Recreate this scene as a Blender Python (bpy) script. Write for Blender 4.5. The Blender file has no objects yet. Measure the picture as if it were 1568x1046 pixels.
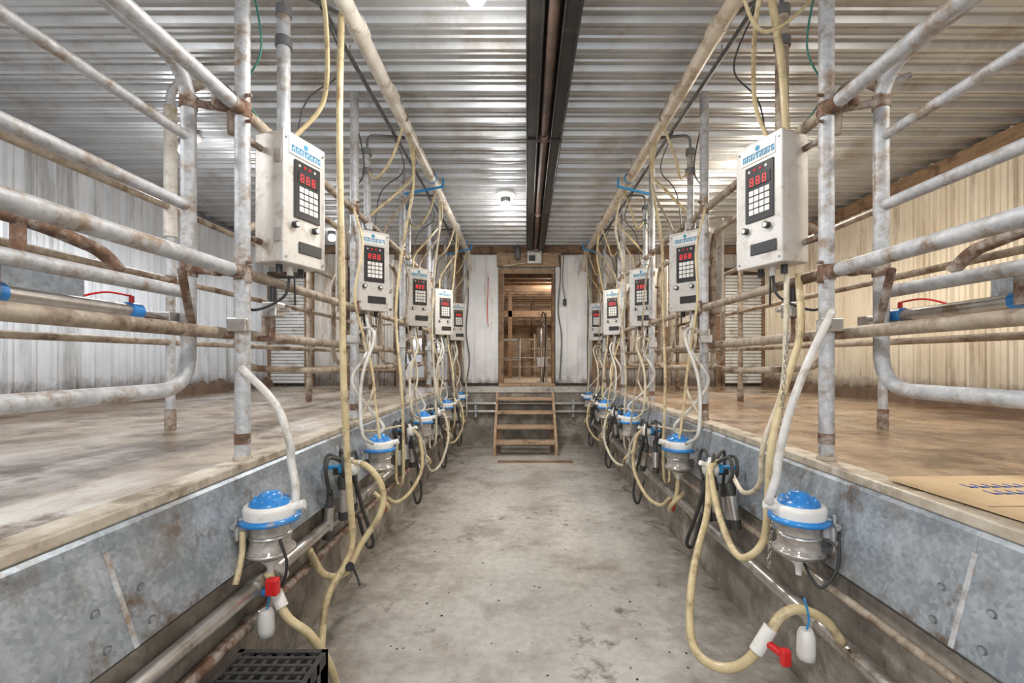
import bpy, math, random
from mathutils import Vector, Matrix
random.seed(7)
sc = bpy.context.scene
try:
    sc.view_settings.view_transform = 'Standard'
    sc.view_settings.look = 'None'
except Exception:
    pass

# ---------------------------------------------------------------- materials
def mat(name, c1, c2=None, scale=6, rough=0.5, metal=0.0, bump=0.0, c3=None, amt=0.5, s3=2.0,
        stretch=(1, 1, 1), emit=None, estr=0, base_dirt=None, vor=False, rough2=None, coat=0, st3=(1, 1, 1), xdirt=None, c4=None):
    m = bpy.data.materials.new(name); m.use_nodes = True
    nt = m.node_tree; N = nt.nodes; L = nt.links
    b = N['Principled BSDF']
    b.inputs['Roughness'].default_value = rough
    b.inputs['Metallic'].default_value = metal
    if coat: b.inputs['Coat Weight'].default_value = coat
    geo = N.new('ShaderNodeNewGeometry')
    mp = N.new('ShaderNodeMapping'); mp.inputs['Scale'].default_value = stretch
    L.new(geo.outputs['Position'], mp.inputs['Vector'])
    if vor:
        n1 = N.new('ShaderNodeTexVoronoi'); n1.inputs['Scale'].default_value = scale
        n0 = N.new('ShaderNodeTexNoise'); n0.inputs['Scale'].default_value = scale * .12; n0.inputs['Detail'].default_value = 8
        L.new(mp.outputs[0], n1.inputs['Vector']); L.new(mp.outputs[0], n0.inputs['Vector'])
        mx0 = N.new('ShaderNodeMix'); mx0.data_type = 'FLOAT'; mx0.inputs[0].default_value = .78
        sep = N.new('ShaderNodeSeparateColor'); L.new(n1.outputs['Color'], sep.inputs[0])
        L.new(sep.outputs[0], mx0.inputs[2]); L.new(n0.outputs['Fac'], mx0.inputs[3])
        fac = mx0.outputs[0]
    else:
        n1 = N.new('ShaderNodeTexNoise'); n1.inputs['Scale'].default_value = scale
        n1.inputs['Detail'].default_value = 9; n1.inputs['Roughness'].default_value = .68
        L.new(mp.outputs[0], n1.inputs['Vector']); fac = n1.outputs['Fac']
    r = N.new('ShaderNodeValToRGB')
    r.color_ramp.elements[0].position = .34; r.color_ramp.elements[1].position = .66
    r.color_ramp.elements[0].color = (*(c2 or c1), 1); r.color_ramp.elements[1].color = (*c1, 1)
    L.new(fac, r.inputs['Fac']); col = r.outputs['Color']
    def patch(col, cc, amt_, sc_, st_, w=.09, off=(0, 0, 0)):
        n3 = N.new('ShaderNodeTexNoise'); n3.inputs['Scale'].default_value = sc_; n3.inputs['Detail'].default_value = 10
        n3.inputs['Roughness'].default_value = .72
        mp3 = N.new('ShaderNodeMapping'); mp3.inputs['Scale'].default_value = st_; mp3.inputs['Location'].default_value = off
        L.new(geo.outputs['Position'], mp3.inputs['Vector']); L.new(mp3.outputs[0], n3.inputs['Vector'])
        r3 = N.new('ShaderNodeValToRGB'); th = .5 + (.5 - amt_) * .5
        r3.color_ramp.elements[0].position = th - .05; r3.color_ramp.elements[1].position = th + w
        L.new(n3.outputs['Fac'], r3.inputs['Fac'])
        mx = N.new('ShaderNodeMix'); mx.data_type = 'RGBA'
        L.new(r3.outputs['Color'], mx.inputs[0]); L.new(col, mx.inputs[6]); mx.inputs[7].default_value = (*cc, 1)
        return mx.outputs[2]
    if c3: col = patch(col, c3, amt, s3, st3)
    if c4: col = patch(col, c4[0], c4[1], c4[2], (1, 1, 1), .06, (7, 3, 1))
    if base_dirt or xdirt:
        sp = N.new('ShaderNodeSeparateXYZ'); L.new(geo.outputs['Position'], sp.inputs[0])
        nz = N.new('ShaderNodeTexNoise'); nz.inputs['Scale'].default_value = 6; nz.inputs['Detail'].default_value = 9; nz.inputs['Roughness'].default_value = .7
        L.new(geo.outputs['Position'], nz.inputs['Vector'])
    if base_dirt:
        z0, z1, dc = base_dirt
        ma = N.new('ShaderNodeMath'); ma.operation = 'MULTIPLY_ADD'; ma.inputs[1].default_value = .45
        L.new(nz.outputs['Fac'], ma.inputs[0]); L.new(sp.outputs['Z'], ma.inputs[2])
        for (a, b_, top, cc) in ((z0, z1, .95, dc), (z0, z1+.6, .4, tuple(x*.5+.12 for x in dc))):
            mr = N.new('ShaderNodeMapRange'); mr.inputs[1].default_value = a + .2; mr.inputs[2].default_value = b_ + .2
            mr.inputs[3].default_value = top; mr.inputs[4].default_value = 0
            L.new(ma.outputs[0], mr.inputs[0])
            mx = N.new('ShaderNodeMix'); mx.data_type = 'RGBA'
            L.new(mr.outputs[0], mx.inputs[0]); L.new(col, mx.inputs[6]); mx.inputs[7].default_value = (*cc, 1)
            col = mx.outputs[2]
    if xdirt:
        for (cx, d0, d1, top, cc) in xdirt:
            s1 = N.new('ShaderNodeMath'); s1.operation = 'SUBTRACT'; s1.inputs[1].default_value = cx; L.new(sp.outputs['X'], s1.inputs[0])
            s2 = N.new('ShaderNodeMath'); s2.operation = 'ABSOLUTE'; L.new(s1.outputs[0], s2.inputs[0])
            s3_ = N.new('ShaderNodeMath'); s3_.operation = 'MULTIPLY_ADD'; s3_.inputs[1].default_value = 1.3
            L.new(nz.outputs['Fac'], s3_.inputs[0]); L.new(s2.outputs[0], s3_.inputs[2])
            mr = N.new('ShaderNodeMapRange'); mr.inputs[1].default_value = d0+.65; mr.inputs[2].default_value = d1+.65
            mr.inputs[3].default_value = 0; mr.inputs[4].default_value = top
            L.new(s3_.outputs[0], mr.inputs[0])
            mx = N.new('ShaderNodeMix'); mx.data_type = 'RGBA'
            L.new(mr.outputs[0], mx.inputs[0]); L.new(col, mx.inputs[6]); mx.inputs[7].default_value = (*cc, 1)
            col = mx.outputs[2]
    L.new(col, b.inputs['Base Color'])
    if rough2 is not None:
        rr = N.new('ShaderNodeMapRange'); rr.inputs[1].default_value = .35; rr.inputs[2].default_value = .65
        rr.inputs[3].default_value = rough; rr.inputs[4].default_value = rough2
        nr = N.new('ShaderNodeTexNoise'); nr.inputs['Scale'].default_value = 1.3; nr.inputs['Detail'].default_value = 7
        L.new(geo.outputs['Position'], nr.inputs['Vector']); L.new(nr.outputs['Fac'], rr.inputs[0])
        L.new(rr.outputs[0], b.inputs['Roughness'])
    if bump:
        bp = N.new('ShaderNodeBump'); bp.inputs['Strength'].default_value = bump; bp.inputs['Distance'].default_value = .01
        L.new(fac, bp.inputs['Height']); L.new(bp.outputs[0], b.inputs['Normal'])
    if emit:
        b.inputs['Emission Color'].default_value = (*emit, 1); b.inputs['Emission Strength'].default_value = estr
    return m

M = {}
M['ceil'] = mat('ceiling_sheet_metal', (.56, .57, .58), (.44, .45, .46), 1.5, .34, .5, 0, (.36, .33, .295), .38, 1.4)
M['wallL'] = mat('siding_cool', (.78, .80, .83), (.64, .66, .69), 3, .5, .05, 0, (.42, .42, .41), .38, 4, (1, 1, .3), base_dirt=(1.12, 1.34, (.085, .05, .03)), st3=(1, 1, .12))
M['wallR'] = mat('siding_warm', (.86, .79, .67), (.74, .65, .51), 3, .5, .03, 0, (.48, .38, .27), .38, 4, (1, 1, .3), base_dirt=(1.12, 1.32, (.085, .05, .03)), st3=(1, 1, .12))
M['wallB'] = mat('siding_back', (.76, .74, .70), (.60, .56, .50), 3, .5, .05, 0, (.42, .31, .21), .40, 3, (1, 1, .3), base_dirt=(1.12, 1.36, (.10, .06, .035)), st3=(1, 1, .2))
M['panel'] = mat('white_panel', (.84, .84, .84), (.74, .74, .74), 3, .45, 0, 0, (.52, .45, .38), .28, 5, base_dirt=(1.05, 1.2, (.12, .07, .04)), st3=(1, 1, .2))
M['roll'] = mat('roll_door_slat', (.82, .82, .80), (.70, .69, .67), 4, .5, 0, 0, (.4, .33, .25), .34, 3)
M['conc'] = mat('pit_concrete', (.57, .54, .50), (.43, .405, .37), 18, .62, 0, .35, (.33, .295, .255), .42, 1.7, rough2=.38,
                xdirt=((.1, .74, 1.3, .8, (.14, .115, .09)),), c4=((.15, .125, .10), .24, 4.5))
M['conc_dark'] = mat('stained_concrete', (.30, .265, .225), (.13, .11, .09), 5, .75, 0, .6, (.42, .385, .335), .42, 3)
M['platL'] = mat('platform_concrete_left', (.47, .39, .31), (.27, .205, .15), 6, .42, 0, .5, (.60, .57, .525), .42, 1.3, rough2=.12, st3=(1, .45, 1),
                 xdirt=((0, 3.4, 4.8, .9, (.11, .07, .042)),), c4=((.14, .095, .062), .40, 2.6))
M['platR'] = mat('platform_concrete_right', (.48, .345, .235), (.27, .175, .11), 6, .42, 0, .5, (.55, .46, .37), .38, 1.3, rough2=.12, st3=(1, .45, 1),
                 xdirt=((0, 3.2, 4.6, .9, (.11, .06, .035)),), c4=((.13, .08, .048), .40, 2.6))
M['kerb'] = mat('kerb_trim', (.62, .56, .47), (.40, .33, .245), 12, .45, .1, .25, (.20, .145, .09), .38, 5)
M['galv'] = mat('galvanized_sheet', (.44, .48, .525), (.26, .295, .33), 70, .42, .45, .05, (.21, .185, .16), .39, 2.2, vor=True, c4=((.16, .115, .08), .28, 4))
M['pole'] = mat('galvanized_tube', (.60, .61, .635), (.38, .39, .40), 24, .52, .18, .3, (.28, .20, .135), .40, 8)
M['tanrail'] = mat('grimy_tube', (.48, .41, .33), (.28, .22, .16), 14, .6, .1, .3, (.14, .085, .05), .44, 6)
M['rust'] = mat('rusty_steel', (.25, .14, .085), (.10, .06, .045), 18, .85, .1, .6, (.42, .37, .32), .44, 12)
M['pvc'] = mat('pvc_pipe', (.78, .75, .68), (.60, .55, .47), 6, .42, 0, 0, (.34, .26, .17), .39, 5)
M['pvcR'] = mat('pvc_pipe_warm', (.70, .62, .50), (.53, .44, .33), 6, .42, 0, 0, (.31, .22, .14), .39, 5)
M['ss'] = mat('stainless', (.60, .58, .56), (.42, .39, .355), 9, .3, .75, 0, (.24, .17, .11), .34, 6)
M['box'] = mat('box_shell', (.68, .66, .63), (.56, .54, .51), 5, .35, .25, 0, (.40, .35, .29), .32, 9, c4=((.25, .2, .15), .16, 14))
M['boxside'] = mat('box_side', (.64, .60, .55), (.54, .49, .44), 5, .4, .12, 0, (.36, .3, .23), .34, 9, c4=((.25, .2, .15), .18, 14))
M['black'] = mat('black_plastic', (.02, .02, .022), (.035, .035, .037), 8, .35)
M['rubber'] = mat('black_rubber', (.025, .025, .025), (.07, .065, .06), 12, .6)
M['heater'] = mat('black_sheet', (.014, .013, .013), (.03, .026, .024), 5, .45, .2, 0, (.07, .05, .04), .28, 8)
M['htube'] = mat('burnt_tube', (.16, .10, .075), (.05, .04, .035), 6, .6, .3, .2)
M['led'] = mat('red_led', (.6, .02, .02), None, 5, .4, emit=(1, .04, .05), estr=1.0)
M['blue'] = mat('blue_plastic', (.02, .27, .70), (.03, .19, .52), 9, .3, 0, 0, (.3, .3, .28), .28, 14, coat=.3)
M['logo'] = mat('logo_ink', (.03, .25, .42), None, 9, .5)
M['cyan'] = mat('blue_strap', (.02, .25, .55), None, 9, .5)
M['red'] = mat('red_plastic', (.65, .02, .02), None, 9, .35)
M['white'] = mat('white_plastic', (.84, .83, .80), (.72, .70, .66), 9, .35, 0, 0, (.5, .42, .32), .29, 12)
M['clear'] = mat('clear_bowl', (.50, .46, .42), (.27, .24, .21), 14, .12, .1, coat=.8)
M['hose'] = mat('tan_hose', (.68, .57, .34), (.54, .42, .23), 12, .4, 0, 0, (.26, .18, .10), .38, 8, coat=.15)
M['hosey'] = mat('aged_clear_hose', (.68, .63, .50), (.54, .47, .34), 12, .35, 0, 0, (.30, .23, .15), .38, 8, coat=.3)
M['hosew'] = mat('grey_hose', (.70, .69, .66), (.50, .48, .44), 12, .35, 0, 0, (.33, .28, .21), .33, 8, coat=.2)
M['wood'] = mat('rough_wood', (.33, .21, .125), (.18, .11, .065), 5, .8, 0, .4, (.09, .055, .035), .38, 4, (1, 1, 6))
M['woodl'] = mat('light_wood', (.50, .36, .24), (.32, .21, .13), 5, .8, 0, .3, (.15, .095, .06), .36, 4, (1, 1, 7))
M['woodd'] = mat('dark_wood', (.16, .10, .065), (.08, .05, .035), 5, .85, 0, .3)
M['card'] = mat('cardboard', (.62, .46, .28), (.53, .38, .22), 4, .8)
M['ink'] = mat('blue_ink', (.05, .10, .35), None, 4, .8)
M['wire'] = mat('wire_black', (.03, .03, .03), None, 4, .5)
M['teal'] = mat('wire_green', (.04, .18, .14), None, 4, .5)
M['conduit'] = mat('grey_conduit', (.22, .225, .23), (.13, .13, .135), 8, .5, .3)
M['bulb'] = mat('bulb_glow', (1, 1, 1), None, 4, .4, emit=(1, .98, .94), estr=12)
M['wrap'] = mat('bale_wrap', (.62, .66, .70), (.5, .53, .57), 4, .35)
M['snow'] = mat('yard_ground', (.50, .47, .42), (.38, .34, .29), 2, .9)
M['tanfloor'] = mat('tan_floor', (.58, .49, .38), (.46, .37, .27), 4, .6)
M['tanwall'] = mat('tan_boards', (.50, .39, .28), (.34, .25, .17), 5, .8, 0, .2, (.17, .11, .07), .38, 3)

# ---------------------------------------------------------------- mesh builder
class MB:
    def __init__(s, name):
        s.name = name; s.v = []; s.f = []; s.mi = []; s.sm = []; s.mats = []
    def m(s, k):
        if k not in s.mats: s.mats.append(k)
        return s.mats.index(k)
    def add(s, vs, fs, k, smooth=False, T=None):
        o = len(s.v); i = s.m(k)
        for p in vs:
            p = Vector(p)
            if T is not None: p = T @ p
            s.v.append(p)
        for f in fs:
            s.f.append([a + o for a in f]); s.mi.append(i); s.sm.append(smooth)
        return s
    def box(s, lo, hi, k, T=None, ch=0.0):
        x0, y0, z0 = lo; x1, y1, z1 = hi
        if ch <= 0:
            vs = [(x0,y0,z0),(x1,y0,z0),(x1,y1,z0),(x0,y1,z0),(x0,y0,z1),(x1,y0,z1),(x1,y1,z1),(x0,y1,z1)]
            fs = [(0,3,2,1),(4,5,6,7),(0,1,5,4),(1,2,6,5),(2,3,7,6),(3,0,4,7)]
            return s.add(vs, fs, k, False, T)
        import bmesh
        bm = bmesh.new(); bmesh.ops.create_cube(bm, size=1)
        for v in bm.verts:
            v.co = Vector(((x0+x1)/2+v.co.x*(x1-x0), (y0+y1)/2+v.co.y*(y1-y0), (z0+z1)/2+v.co.z*(z1-z0)))
        bmesh.ops.bevel(bm, geom=bm.edges[:], offset=ch, segments=2, affect='EDGES', profile=.5)
        bm.verts.index_update()
        s.add([v.co.copy() for v in bm.verts], [[v.index for v in f.verts] for f in bm.faces], k, False, T)
        bm.free(); return s
    def lathe(s, prof, k, T=None, n=20, smooth=True):
        vs = []; fs = []
        for r, z in prof:
            for i in range(n):
                a = 2*math.pi*i/n; vs.append((r*math.cos(a), r*math.sin(a), z))
        for j in range(len(prof)-1):
            for i in range(n):
                i2 = (i+1) % n
                fs.append((j*n+i, j*n+i2, (j+1)*n+i2, (j+1)*n+i))
        s.add(vs, fs, k, smooth, T)
        for j, rev in ((0, True), (len(prof)-1, False)):
            if prof[j][0] > 1e-4:
                ring = [(prof[j][0]*math.cos(2*math.pi*i/n), prof[j][0]*math.sin(2*math.pi*i/n), prof[j][1]) for i in range(n)]
                idx = list(range(n)); 
                if rev: idx.reverse()
                s.add(ring, [idx], k, False, T)
        return s
    def cyl(s, a, b, r, k, n=14, r2=None):
        a = Vector(a); b = Vector(b); d = b-a
        T = Matrix.Translation(a) @ d.to_track_quat('Z', 'Y').to_matrix().to_4x4()
        return s.lathe([(r, 0), (r if r2 is None else r2, d.length)], k, T, n)
    def tube(s, pts, r, k, n=10, smooth=True):
        P = [Vector(p) for p in pts]; vs = []; fs = []
        t0 = (P[1]-P[0]).normalized()
        u = t0.orthogonal().normalized()
        for i, p in enumerate(P):
            if i == 0: t = t0
            elif i == len(P)-1: t = (P[i]-P[i-1]).normalized()
            else: t = ((P[i+1]-P[i]).normalized()+(P[i]-P[i-1]).normalized())
            if t.length < 1e-6: t = (P[i]-P[i-1])
            t.normalize()
            u = (u - t*u.dot(t))
            if u.length < 1e-6: u = t.orthogonal()
            u.normalize(); w = t.cross(u)
            for j in range(n):
                a = 2*math.pi*j/n
                vs.append(p + u*math.cos(a)*r + w*math.sin(a)*r)
        for i in range(len(P)-1):
            for j in range(n):
                j2 = (j+1) % n
                fs.append((i*n+j, i*n+j2, (i+1)*n+j2, (i+1)*n+j))
        fs.append(list(range(n))[::-1]); fs.append([(len(P)-1)*n+j for j in range(n)])
        return s.add(vs, fs, k, smooth)
    def hose(s, pts, r, k, n=9, sub=7):
        return s.tube(catmull(pts, sub), r, k, n)
    def sphere(s, c, r, k, n=14, sz=1):
        pr = [(max(1e-5, r*math.sin(math.pi*i/n)), -r*math.cos(math.pi*i/n)*sz) for i in range(n+1)]
        return s.lathe(pr, k, Matrix.Translation(Vector(c)), n)
    def done(s, parent=None):
        lo = Vector([min(p[i] for p in s.v) for i in range(3)]); hi = Vector([max(p[i] for p in s.v) for i in range(3)])
        c = Vector(((lo.x+hi.x)/2, (lo.y+hi.y)/2, lo.z))
        me = bpy.data.meshes.new(s.name); me.from_pydata([p-c for p in s.v], [], s.f)
        for k in s.mats: me.materials.append(M[k])
        me.polygons.foreach_set('material_index', s.mi); me.polygons.foreach_set('use_smooth', s.sm)
        me.update(); o = bpy.data.objects.new(s.name, me); o.location = c
        sc.collection.objects.link(o)
        if parent: o.parent = parent
        return o

def catmull(pts, sub=7):
    P = [Vector(p) for p in pts]; P = [P[0]*2-P[1]] + P + [P[-1]*2-P[-2]]; out = []
    for i in range(1, len(P)-2):
        a, b, c, d = P[i-1], P[i], P[i+1], P[i+2]
        for j in range(sub):
            t = j/sub
            out.append(.5*((2*b)+(c-a)*t+(2*a-5*b+4*c-d)*t*t+(3*b-a-3*c+d)*t**3))
    out.append(P[-2]); return out

def fillet(pts, r, n=7):
    P = [Vector(p) for p in pts]; out = [P[0]]
    for i in range(1, len(P)-1):
        a, b, c = P[i-1], P[i], P[i+1]
        d1 = (a-b); d2 = (c-b); rr = min(r, d1.length*.48, d2.length*.48)
        p1 = b+d1.normalized()*rr; p2 = b+d2.normalized()*rr
        for j in range(n+1):
            t = j/n; out.append(p1*(1-t)**2+b*2*t*(1-t)+p2*t*t)
    out.append(P[-1]); return out

def box_obj(name, lo, hi, k, ch=0):
    return MB(name).box(lo, hi, k, ch=ch).done()

# ---------------------------------------------------------------- dimensions
XL, XR = -4.65, 4.45
Y0, YB = -2.0, 8.4
ZK = 1.034; ZP = 1.02; ZC = 3.61
KL, KR = -1.25, 1.36          # kerb inner edges
WL, WR = -1.17, 1.30          # pit wall faces (low)
YP = 8.0                      # pit end

def profile(L, pitch, h, minor=True):
    pts = []; t = 0
    while t < L:
        q = [(0, 0), (.10, 0), (.13, h*.35), (.19, h*.35), (.22, 0), (.38, 0), (.44, h), (.56, h), (.62, 0), (.78, 0), (.81, h*.35), (.87, h*.35), (.90, 0)]
        for a, b in q:
            if t+a*pitch <= L: pts.append((t+a*pitch, b))
        t += pitch
    pts.append((L, 0)); return pts

def sheet(mb, fn, pts, w0, w1, k):
    vs = []; fs = []
    for (t, h) in pts:
        vs.append(fn(t, h, w0)); vs.append(fn(t, h, w1))
    for i in range(len(pts)-1):
        fs.append((2*i, 2*i+1, 2*i+3, 2*i+2))
    mb.add(vs, fs, k)

# ceiling
c = MB('ceiling')
sheet(c, lambda t, h, w: (w, Y0+t, ZC-h), profile(YB+.1-Y0, .235, .036), XL-.05, XR+.05, 'ceil')
c.box((XL-.1, Y0, ZC+.03), (XR+.1, YB+.1, ZC+.08), 'wood')
for y in (-.9, 1.47, 3.35, 5.24, 7.1):
    for i in range(38):
        x = XL+.12+i*.24; c.lathe([(.009, -.006), (.009, 0)], 'conduit', Matrix.Translation((x, y, ZC+.0)), 6)
c.done()
# side walls
w = MB('wall_left')
sheet(w, lambda t, h, q: (XL+h, Y0+t, q), profile(YB-Y0, .2, .036), 1.0, ZC, 'wallL')
w.box((XL-.12, Y0, 0), (XL-.01, YB, ZC), 'conc_dark'); w.done()
w = MB('wall_right')
sheet(w, lambda t, h, q: (XR-h, Y0+t, q), profile(YB-Y0, .2, .036), 1.0, ZC, 'wallR')
w.box((XR+.01, Y0, 0), (XR+.12, YB, ZC), 'conc_dark'); w.done()
box_obj('trim_1', (XR-.09, Y0, ZC-.19), (XR-.038, YB-.06, ZC-.04), 'wood')
box_obj('trim_2', (XL+.038, Y0, ZC-.13), (XL+.08, YB-.06, ZC-.04), 'conduit')
def ridge(name, x0, x1):
    b = MB(name)
    n = 110; vs = []; fs = []
    for i in range(n+1):
        y = Y0+(YB-Y0)*i/n
        a = .02+.05*random.random(); h = .06+.08*random.random()
        inn = x0+(x1-x0)*(.6+.4*random.random())
        vs += [(inn, y, ZP-.01), (x0+(inn-x0)*.7, y, ZP+h*.8), (x0, y, ZP+h+a), (x0, y, ZP-.01)]
    for i in range(n):
        for j in range(4):
            j2 = (j+1) % 4
            fs.append((i*4+j, i*4+j2, (i+1)*4+j2, (i+1)*4+j))
    b.add(vs, fs, 'woodd'); b.done()
ridge('baseboard_left', XL+.005, XL+.15); ridge('baseboard_right', XR-.005, XR-.15)

# floors
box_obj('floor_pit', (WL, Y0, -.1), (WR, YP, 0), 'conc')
box_obj('floor_platform_left', (XL, Y0, .92), (KL-.11, YB, ZP), 'platL')
box_obj('floor_platform_right', (KR+.11, Y0, .92), (XR, YB, ZP), 'platR')
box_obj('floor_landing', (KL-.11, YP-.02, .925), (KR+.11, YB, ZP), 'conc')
def pitwall(name, s, xf, xk):
    p = MB(name)
    for (a, b_, z0, z1) in ((xf, xk+s*.25, 0, .62), (xk+s*.035, xk+s*.25, .62, .915)):
        lo, hi = sorted((a, b_)); p.box((lo, Y0, z0), (hi, YP, z1), 'conc_dark')
    p.done()
pitwall('wall_pit_left', -1, WL, KL); pitwall('wall_pit_right', 1, WR, KR)
box_obj('wall_pit_back', (WL, YP, 0), (WR, YP+.2, .92), 'conc_dark')
for nm, x, s in (('trim_3', KL, -1), ('trim_4', KR, 1)):
    t = MB(nm)
    a, b_ = sorted((x, x+s*.11))
    t.box((a, Y0, .92), (b_, YP-.02, ZK), 'kerb', ch=.006)
    a, b_ = sorted((x-s*.014, x+s*.015))
    t.box((a, Y0, ZK-.035), (b_, YP-.02, ZK+.004), 'kerb', ch=.006)
    t.done()
for s, x, xw in ((-1, KL, WL), (1, KR, WR)):
    p = MB('galvanized_splash_panel')
    y = Y0
    xt = x - s*.002
    while y < YP-.05:
        y2 = min(y+1.665, YP-.03)
        xb = xw - s*.035
        prof = [(xt-s*.004, ZK-.035), (xt-s*.02, ZK-.05), (xt-s*.03, ZK-.10), (xb-s*.01, .66), (xb+s*.02, .635), (xb+s*.024, .645), (xt+s*.006, ZK-.06), (xt+s*.006, ZK-.035)]
        vs = [(a, y+.001, z) for a, z in prof]+[(a, y2, z) for a, z in prof]; n = len(prof)
        fs = [(j, (j+1) % n, n+(j+1) % n, n+j) for j in range(n)]+[tuple(range(n)), tuple(range(n, 2*n))]
        p.add(vs, fs, 'galv')
        for zz in (.70, .80):
            f = (ZK-.10-zz)/(ZK-.10-.66); xx = (xt-s*.03)*(1-f)+(xb-s*.01)*f
            for yy in (y+.07, y2-.08):
                p.cyl((xx+s*.004, yy, zz), (xx-s*.005, yy, zz), .009, 'galv', 10)
                p.cyl((xx+s*.004, yy, zz), (xx-s*.002, yy, zz), .014, 'conduit', 12)
        vs = []
        for yy in (y2-.008, y2+.008):
            vs += [(xt-s*.033, yy, ZK-.10), (xb-s*.013, yy, .66), (xb-s*.008, yy, .66), (xt-s*.028, yy, ZK-.10)]
        if y2 < YP-.2: p.add(vs, [(0,1,2,3),(4,7,6,5),(0,4,5,1),(3,2,6,7),(0,3,7,4),(1,5,6,2)], 'pole')
        y = y2
    p.done()

# ---------------------------------------------------------------- back wall
DX0, DX1, DZ = -.33, .555, 3.08
WX0, WX1, WZ0, WZ1 = -2.15, -1.38, 1.17, 1.90
bw = MB('wall_back')
def bsheet(x0, x1, z0, z1):
    sheet(bw, lambda t, h, q: (x0+t, YB-h, q), profile(x1-x0, .2, .03), z0, z1, 'wallB')
    bw.box((x0, YB+.01, z0), (x1, YB+.12, z1), 'woodl')
bsheet(XL, WX0, 1.0, ZC); bsheet(WX0, WX1, WZ1, ZC); bsheet(WX0, WX1, 1.0, WZ0); bsheet(WX1, DX0-.09, 1.0, ZC)
bsheet(DX1+.05, XR, 1.0, ZC); bsheet(DX0-.09, DX1+.05, DZ, ZC)
bw.done()
wi = MB('window_1')
for (a, b_) in (((WX0-.05, WZ0-.05), (WX1+.05, WZ0)), ((WX0-.05, WZ1), (WX1+.05, WZ1+.05)), ((WX0-.05, WZ0), (WX0, WZ1)), ((WX1, WZ0), (WX1+.05, WZ1)), ((-1.79, WZ0), (-1.75, WZ1))):
    wi.box((a[0], YB-.06, a[1]), (b_[0], YB+.12, b_[1]), 'woodl', ch=.005)
wi.done()
g = box_obj('ground_yard', (-9, YB+.6, .6), (-1.6, 22, .7), 'snow')
for x, y in ((-3.9, 13.2), (-2.75, 12.9), (-4.6, 16.5)):
    b = MB('wrapped_hay_bale')
    b.lathe([(.02, -.6), (.5, -.6), (.6, -.5), (.62, 0), (.6, .5), (.5, .6), (.02, .6)], 'wrap', Matrix.Translation((x, y, 1.31)) @ Matrix.Rotation(math.pi/2, 4, 'X'), 24)
    b.done()

hd = MB('trim_5')
hd.box((XL+.1, YB-.10, ZC-.17), (XR-.1, YB-.035, ZC-.045), 'wood')
hd.box((-.45, YB-.13, ZC-.42), (.72, YB-.10, ZC-.17), 'woodl')
for x in (-3.9, -3.2, -2.3, -1.2, 1.3, 1.75, 2.6, 3.55):
    hd.box((x, YB-.09, ZP), (x+.09, YB-.033, ZC-.17), 'wood')
hd.box((1.3, YB-.085, 2.75), (3.55, YB-.035, 2.9), 'woodl'); hd.box((1.3, YB-.085, 1.35), (3.55, YB-.035, 1.47), 'woodl')
hd.box((-3.9, YB-.085, 1.30), (-2.3, YB-.035, 1.38), 'woodl')
hd.done()
for nm, a, b_, zt in (('door_2', -4.58, -3.95, 2.98), ('door_3', 3.70, 4.38, 3.05)):
    rd = MB(nm)
    z = ZP+.05
    while z < zt:
        rd.box((a, YB-.10, z), (b_, YB-.05, z+.052), 'roll', ch=.012); z += .06
    rd.box((a-.05, YB-.12, ZP), (a, YB-.04, zt+.06), 'wood'); rd.box((b_, YB-.12, ZP), (b_+.05, YB-.04, zt+.06), 'wood')
    rd.box((a-.05, YB-.12, zt+.02), (b_+.05, YB-.04, zt+.12), 'woodd')
    rd.done()
d = MB('door_1')
d.box((DX0-.09, YB-.07, ZP+.01), (DX0, YB+.14, DZ+.08), 'wood', ch=.006)
d.box((DX1, YB-.07, ZP+.01), (DX1+.05, YB+.14, DZ+.08), 'wood', ch=.006)
d.box((DX0-.09, YB-.075, DZ), (DX1+.05, YB+.14, DZ+.09), 'woodl', ch=.006)
d.box((DX0-.08, YB-.2, ZP+.002), (DX1+.05, YB+.14, ZP+.05), 'woodl', ch=.006)
d.done()
for i, (a, b_) in enumerate(((-1.06, -.43), (.62, 1.2))):
    p = MB('white_wall_panel')
    p.box((a, YB-.09, ZP+.05), (b_, YB-.045, ZC-.2), 'panel', ch=.006)
    for q in (0.02, .33, .64, .94):
        xx = a+(b_-a)*q
        p.box((xx, YB-.105, ZP+.06), (xx+.025, YB-.088, ZC-.21), 'panel', ch=.005)
    p.done()
# room beyond
r = MB('wall_beyond')
RY = 13.5; RX0, RX1 = -1.4, 2.2
for i in range(10):
    z = 2.45+i*.14
    r.box((RX0, RY-.04, z), (RX1, RY, z+.09), 'wood')
r.box((RX0, RY, 1.0), (RX1, RY+.05, 3.8), 'tanwall')
r.box((RX0-.05, YB+.14, 1.0), (RX0, RY+.05, 3.8), 'tanwall'); r.box((RX1, YB+.14, 1.0), (RX1+.05, RY+.05, 3.8), 'tanwall')
for x in (-.5, .3, 1.1): r.box((x, RY-.1, 1.0), (x+.1, RY-.04, 3.6), 'wood')
r.box((RX0, 11.9, 2.62), (RX1, 12.0, 2.78), 'wood'); r.box((-.35, 11.9, ZP), (-.25, 12.0, 3.5), 'wood')
r.done()
cb = MB('ceiling_beyond')
for i in range(11):
    cb.box((RX0, YB+.3+i*.46, 3.22), (RX1, YB+.38+i*.46, 3.6), 'wood')
cb.box((RX0, YB+.13, 3.6), (RX1, RY+.1, 3.66), 'woodd'); cb.done()
box_obj('floor_beyond', (RX0, YB+.002, .9), (RX1, RY+.1, ZP), 'tanfloor')
sg = MB('cattle_gate')
for z in (1.3, 1.55, 1.8, 2.05): sg.cyl((-1.0, 12.4, z), (1.6, 12.4, z), .02, 'tanrail', 8)
for x in (-1.0, -.3, .35, 1.2): sg.cyl((x, 12.4, ZP), (x, 12.4, 2.2), .028, 'tanrail', 8)
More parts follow.
